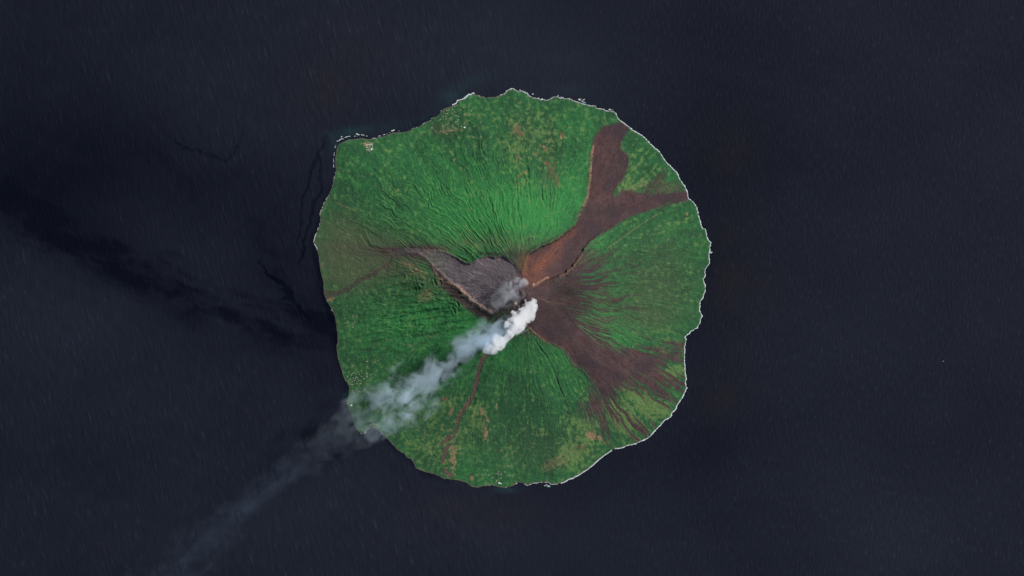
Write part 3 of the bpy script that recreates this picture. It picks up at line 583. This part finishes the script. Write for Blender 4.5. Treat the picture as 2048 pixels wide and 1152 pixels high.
# ------------------------------------------------------------------ village houses and a boat
def flat_mat(name, a, b, sc_):
    M_ = NT(name); nz = M_.noise(M_.n("ShaderNodeTexCoord").outputs["Object"], sc_, 3, .6)
    M_.t.links.new(M_.n("ShaderNodeBsdfPrincipled", {"Base Color": M_.mix(nz, c4(*a), c4(*b)), "Roughness": .75}).outputs[0], M_.out.inputs[0]); return M_.m
WALL = flat_mat("house_wall", (.30, .26, .20), (.42, .37, .29), .4)
ROOFS = [flat_mat("roof_pale", (.24, .24, .18), (.36, .35, .27), .3), flat_mat("roof_thatch", (.26, .22, .15), (.40, .35, .25), .3), flat_mat("roof_white", (.78, .80, .76), (.86, .88, .84), .3)]
def house_meshes(k, roof):
    l, w, h, rg, ev = 13.0 * k, 8.5 * k, 4.0, 4.2 * k, 1.2 * k
    v = [(-l, -w, -6), (l, -w, -6), (l, w, -6), (-l, w, -6), (-l, -w, h), (l, -w, h), (l, w, h), (-l, w, h), (-l, 0, h + rg - .4), (l, 0, h + rg - .4)]
    f = [(0, 1, 5, 4), (2, 3, 7, 6), (1, 2, 6, 9, 5), (3, 0, 4, 8, 7), (3, 2, 1, 0)]
    a = bpy.data.meshes.new("wall"); a.from_pydata(v, [], f); a.materials.append(WALL)
    L_, W_ = l + ev, w + ev; d = rg * ev / w
    v = [(-L_, -W_, h - d), (L_, -W_, h - d), (L_, W_, h - d), (-L_, W_, h - d), (-L_, 0, h + rg), (L_, 0, h + rg)]
    v += [(x, y, z - .5) for x, y, z in v]
    f = [(0, 1, 5, 4), (2, 3, 4, 5), (7, 6, 10, 11), (9, 8, 11, 10), (1, 0, 6, 7), (3, 2, 8, 9), (0, 4, 10, 6), (4, 3, 9, 10), (5, 1, 7, 11), (2, 5, 11, 8)]
    b = bpy.data.meshes.new("roof"); b.from_pydata(v, [], f); b.materials.append(roof)
    return a, b
def house(px, py, rot, meshes, label, group=None):
    o = bpy.data.objects.new("house", None); C.objects.link(o)
    x, y = W(px, py); o.location = (x, y, height_at(px, py)); o.rotation_euler = (0, 0, rot)
    o["label"] = label; o["category"] = "house"
    if group: o["group"] = group
    for nm, me_ in (("wall", meshes[0]), ("roof", meshes[1])):
        c_ = bpy.data.objects.new(nm, me_); C.objects.link(c_); c_.parent = o
    return o
hr = random.Random(11)
HM = [house_meshes(.85, ROOFS[0]), house_meshes(1.0, ROOFS[1]), house_meshes(1.0, ROOFS[0])]
HM_C = [house_meshes(.9, flat_mat("roof_cream", (.40, .39, .29), (.50, .48, .36), .3))]; HM_G = [house_meshes(.9, flat_mat("roof_grey", (.22, .22, .18), (.32, .31, .26), .3))]
for k_, (lab, grp, pts) in enumerate(VILL):
    for (hx, hy) in pts:
        house(hx, hy, hr.choice([.2, 1.35, .9, -.3]) + hr.uniform(-.15, .15), hr.choice(HM_C if k_ == 1 else HM_G if k_ == 4 else [HM[0], HM[2]]), lab, grp)
for lab, hx, hy, k in LONE: house(hx, hy, .25, house_meshes(k, ROOFS[2]), lab)
def boat(px, py, rot, label):
    o = bpy.data.objects.new("boat", None); C.objects.link(o); x, y = W(px, py); o.location = (x, y, 0); o.rotation_euler = (0, 0, rot)
    o["label"] = label; o["category"] = "boat"
    secs = [(-17, 3.6), (-10, 4.6), (0, 5.0), (9, 4.2), (15, 2.2), (19, .15)]
    v, f = [], []
    for x_, w_ in secs: v += [(x_, -w_, 2.6 + max(0, x_) * .05), (x_, -w_ * .6, -.8), (x_, w_ * .6, -.8), (x_, w_, 2.6 + max(0, x_) * .05)]
    for i in range(len(secs) - 1):
        for j in range(3): f.append((4 * i + j, 4 * i + j + 1, 4 * i + 5 + j, 4 * i + 4 + j))
        f.append((4 * i + 3, 4 * i, 4 * i + 4, 4 * i + 7))
    f.append((3, 2, 1, 0)); f.append((20, 21, 22, 23))
    me_ = bpy.data.meshes.new("hull"); me_.from_pydata(v, [], f); me_.materials.append(flat_mat("hull_paint", (.45, .46, .47), (.58, .58, .58), .2))
    c_ = bpy.data.objects.new("hull", me_); C.objects.link(c_); c_.parent = o
    v = [(-12, -3, 2.5), (-2, -3, 2.5), (-2, 3, 2.5), (-12, 3, 2.5), (-11.5, -2.6, 7), (-3.5, -2.6, 7), (-3.5, 2.6, 7), (-11.5, 2.6, 7)]
    me_ = bpy.data.meshes.new("cabin"); me_.from_pydata(v, [], [(3, 2, 1, 0), (4, 5, 6, 7), (0, 1, 5, 4), (1, 2, 6, 5), (2, 3, 7, 6), (3, 0, 4, 7)]); me_.materials.append(flat_mat("cabin_paint", (.55, .55, .54), (.68, .68, .66), .2))
    c_ = bpy.data.objects.new("cabin", me_); C.objects.link(c_); c_.parent = o
boat(1886.5, 722.3, .3, "tiny pale boat alone on the open sea far east of the island")
#PLUME
# ------------------------------------------------------------------ volcanic smoke
# plume axis: from the vent down-wind to the south-west; u along it, v across, w up (all in metres)
VX, VY = 1048.0, 612.0
PANG = math.atan2(-0.6, -0.8)
def plume_material(name, L, cen, wid, amp, zc, thick, thr, gain, sc_big, col, soft=.55, wn_=1.9, ws_=1.9, dcol=None):
    N = NT(name); N.t.nodes.remove(N.out) if False else None
    pos = N.n("ShaderNodeTexCoord").outputs["Object"]
    sp = N.n("ShaderNodeSeparateXYZ", {0: pos})
    u, v, w = sp.outputs
    un = N.m_('DIVIDE', u, L)
    def curve(pts, lo, hi):
        nd = N.n("ShaderNodeFloatCurve", {"Value": un}); cm = nd.mapping; cv = cm.curves[0]
        cm.use_clip = True; cm.clip_min_x = 0; cm.clip_max_x = 1; cm.clip_min_y = 0; cm.clip_max_y = 1
        P = [((a) / L, (b - lo) / (hi - lo)) for a, b in pts]
        cv.points[0].location = P[0]; cv.points[1].location = P[-1]
        for p in P[1:-1]: cv.points.new(*p)
        for p in cv.points: p.handle_type = 'AUTO_CLAMPED'
        cm.update()
        return N.m_('MULTIPLY_ADD', nd.outputs[0], hi - lo, lo)
    cvn = curve(cen, -500, 700); wdn = curve(wid, 0, 1400); zcn = curve(zc, 0, 4000)
    am = curve(amp, 0, 1.0)
    # billows: warped noise
    nbig = N.n("ShaderNodeTexNoise", {"Vector": pos, "Scale": 1 / sc_big, "Detail": 6, "Roughness": .62, "Distortion": .45})
    nf = nbig.outputs[0]
    st = N.n("ShaderNodeMapping", {"Vector": pos, "Scale": (1 / (sc_big * 4.5), 1 / (sc_big * 1.9), 1 / (sc_big * 1.9))})
    ns = N.n("ShaderNodeTexNoise", {"Vector": st.outputs[0], "Scale": 1.0, "Detail": 3, "Roughness": .5, "Distortion": .6}).outputs[0]
    dv = N.m_('DIVIDE', N.m_('SUBTRACT', v, cvn), wdn)
    dw = N.m_('DIVIDE', N.m_('SUBTRACT', w, zcn), N.m_('MULTIPLY', wdn, thick))
    d = N.m_('SQRT', N.m_('ADD', N.m_('MULTIPLY', dv, dv), N.m_('MULTIPLY', dw, dw)))
    body = N.m_('SUBTRACT', 1.0, d)                                    # 1 in the core, 0 at the edge
    wob = N.m_('ADD', N.m_('MULTIPLY', N.m_('SUBTRACT', nf, .5), wn_), N.m_('MULTIPLY', N.m_('SUBTRACT', ns, .5), ws_))
    far = N.rng(un, .38, .62, 0, 1, 'SMOOTHSTEP') if dcol else 0.0
    if dcol: gain = N.rng(far, 0, 1, gain, gain * .62)
    q = N.m_('ADD', body, N.m_('MULTIPLY', wob, gain))
    den = N.rng(q, thr, thr + soft, 0, 1, 'SMOOTHSTEP')
    # nothing outside the tapering body of the cloud
    den = N.m_('MULTIPLY', den, N.rng(body, 0.0, .12, 0, 1, 'SMOOTHSTEP'))
    den = N.m_('MULTIPLY', den, am)
    vol = N.n("ShaderNodeVolumePrincipled", {"Color": N.mix(far, c4(*col), c4(*dcol)) if dcol else c4(*col), "Density": N.m_('MULTIPLY', den, DENS), "Anisotropy": 0.0})
    N.t.links.new(vol.outputs[0], N.out.inputs["Volume"])
    return N.m
DENS = 0.02
def lerp_tab(tab, u):
    return float(np.interp(u, [a for a, b in tab], [b for a, b in tab]))
def plume_shell(name, L, cen, wid, zc, thick, mat, parent, u0=0.0, u1=None, seed=1.0, k=1.0):
    """closed, billowing hull that hugs the smoke"""
    u1 = u1 or L; nu = max(20, int((u1 - u0) / 90)); nv = 28
    vs, fs = [], []
    for i in range(nu + 1):
        tt = i / nu; u = u0 + (u1 - u0) * tt
        cap = math.sqrt(max(0.0, 1 - (1 - min(1, (u - u0) / 260.0)) ** 2)) * math.sqrt(max(0.0, 1 - (1 - min(1, (u1 - u) / 260.0)) ** 2))
        rr = max(lerp_tab(wid, u) * k * cap, 2.0)
        for j in range(nv):
            a = 2 * math.pi * j / nv
            lump = 1 + .16 * float(perlin(u / 420.0 + seed, math.cos(a) * 1.6, math.sin(a) * 1.6)) + .07 * float(perlin(u / 150.0 + seed, math.cos(a) * 3, math.sin(a) * 3))
            vs.append((u, lerp_tab(cen, u) + math.cos(a) * rr * lump, lerp_tab(zc, u) + math.sin(a) * rr * thick * lump))
    for i in range(nu):
        for j in range(nv):
            j2 = (j + 1) % nv; fs.append((i * nv + j2, (i + 1) * nv + j2, (i + 1) * nv + j, i * nv + j))
    fs.append(tuple(reversed(range(nv)))); fs.append(tuple(nu * nv + j for j in range(nv)))
    me = bpy.data.meshes.new(name); me.from_pydata(vs, [], fs); me.update()
    me.polygons.foreach_set("use_smooth", [True] * len(me.polygons))
    me.materials.append(mat)
    o = bpy.data.objects.new(name, me); C.objects.link(o)
    if parent: o.parent = parent
    return o
root = bpy.data.objects.new("smoke_plume", None); C.objects.link(root)
x_, y_ = W(VX, VY); root.location = (x_, y_, 0); root.rotation_euler = (0, 0, PANG)
root["label"] = "long smoke plume, white at the crater and thinning out south-west over the sea"; root["category"] = "smoke plume"
U = 12.8
def tb(l, s=U): return [(a * U, b * s) for a, b in l]
# trail
Lt = 1050 * U
t_c = tb([(20,14),(60,10),(100,6),(145,-1),(209,1),(295,0),(375,-10),(480,-20),(597,-14),(733,-10),(960,14),(1050,20)])
t_w = tb([(20,14),(60,36),(100,50),(145,56),(209,58),(295,70),(375,64),(440,52),(520,50),(600,58),(733,70),(960,100),(1050,110)])
t_z = [(20*U,1720),(60*U,1780),(145*U,1820),(295*U,1950),(480*U,2200),(733*U,2500),(960*U,2700),(1050*U,2750)]
t_a = [(20*U,.0),(45*U,.24),(100*U,.40),(145*U,.24),(209*U,.25),(250*U,.18),(295*U,.28),(340*U,.14),(375*U,.085),(410*U,.040),(440*U,.018),(480*U,.013),(597*U,.0115),(733*U,.010),(960*U,.010),(1050*U,.010)]
tm = plume_material("smoke_thin", Lt, t_c, t_w, t_a, t_z, .30, .22, 1.5, 330.0, (.78, .90, 1.0), 1.2, 2.0, 2.2, (.50, .74, 1.0))
plume_shell("smoke_trail", Lt, t_c, t_w, t_z, .30, tm, root, 20 * U, Lt, 3.0, 1.02)
# dense white cloud at the vent
Lp = 150 * U
p_c = tb([(-28,4),(0,12),(20,16),(40,20),(70,23),(97,25),(115,24),(150,18)])
p_w = tb([(-28,12),(-12,19),(5,23),(28,27),(48,22),(66,14),(82,19),(100,19),(116,10),(150,4)])
p_z = [(-28*U,1640),(0,1760),(60*U,1860),(150*U,1860)]
sh = lambda tab: [(a + 28 * U, b) for a, b in tab]
p_a = [(0,.9),(40*U,1.0),(90*U,1.0),(150*U,.7)]
pm = plume_material("smoke_dense", Lp, sh(p_c), sh(p_w), p_a, sh(p_z), .8, .28, 1.15, 165.0, (.995, .995, 1.0), .14)
dp = plume_shell("dense_puff", Lp, sh(p_c), sh(p_w), sh(p_z), .8, pm, root, 2.0, 148 * U, 9.0, 1.02)
dp.location = (-28 * U, 0, 0)
# light fumes that hang round the northern vent
fr = bpy.data.objects.new("fume_cloud", None)
F_c = [(0,0),(1150,-60)]; F_w = [(0,120),(250,330),(650,470),(1150,260)]; F_z = [(0,1640),(1150,1500)]
F_a = [(0,.25),(200,.40),(450,.22),(800,.12),(1150,.05)]
fm = plume_material("fume_thin", 1150.0, F_c, F_w, F_a, F_z, .6, .25, .9, 190.0, (.95, .96, 1.0))
fo = plume_shell("fume_cloud", 1150.0, F_c, F_w, F_z, .6, fm, None, 0.0, 1150.0, 5.0, 1.02)
x_, y_ = W(1056, 560); fo.location = (x_, y_, 0); fo.rotation_euler = (0, 0, math.atan2(-.62, -.78))
fo["label"] = "faint grey-blue fumes drifting off the small northern vent above the white cloud"; fo["category"] = "fumes"
bpy.data.objects.remove(fr)
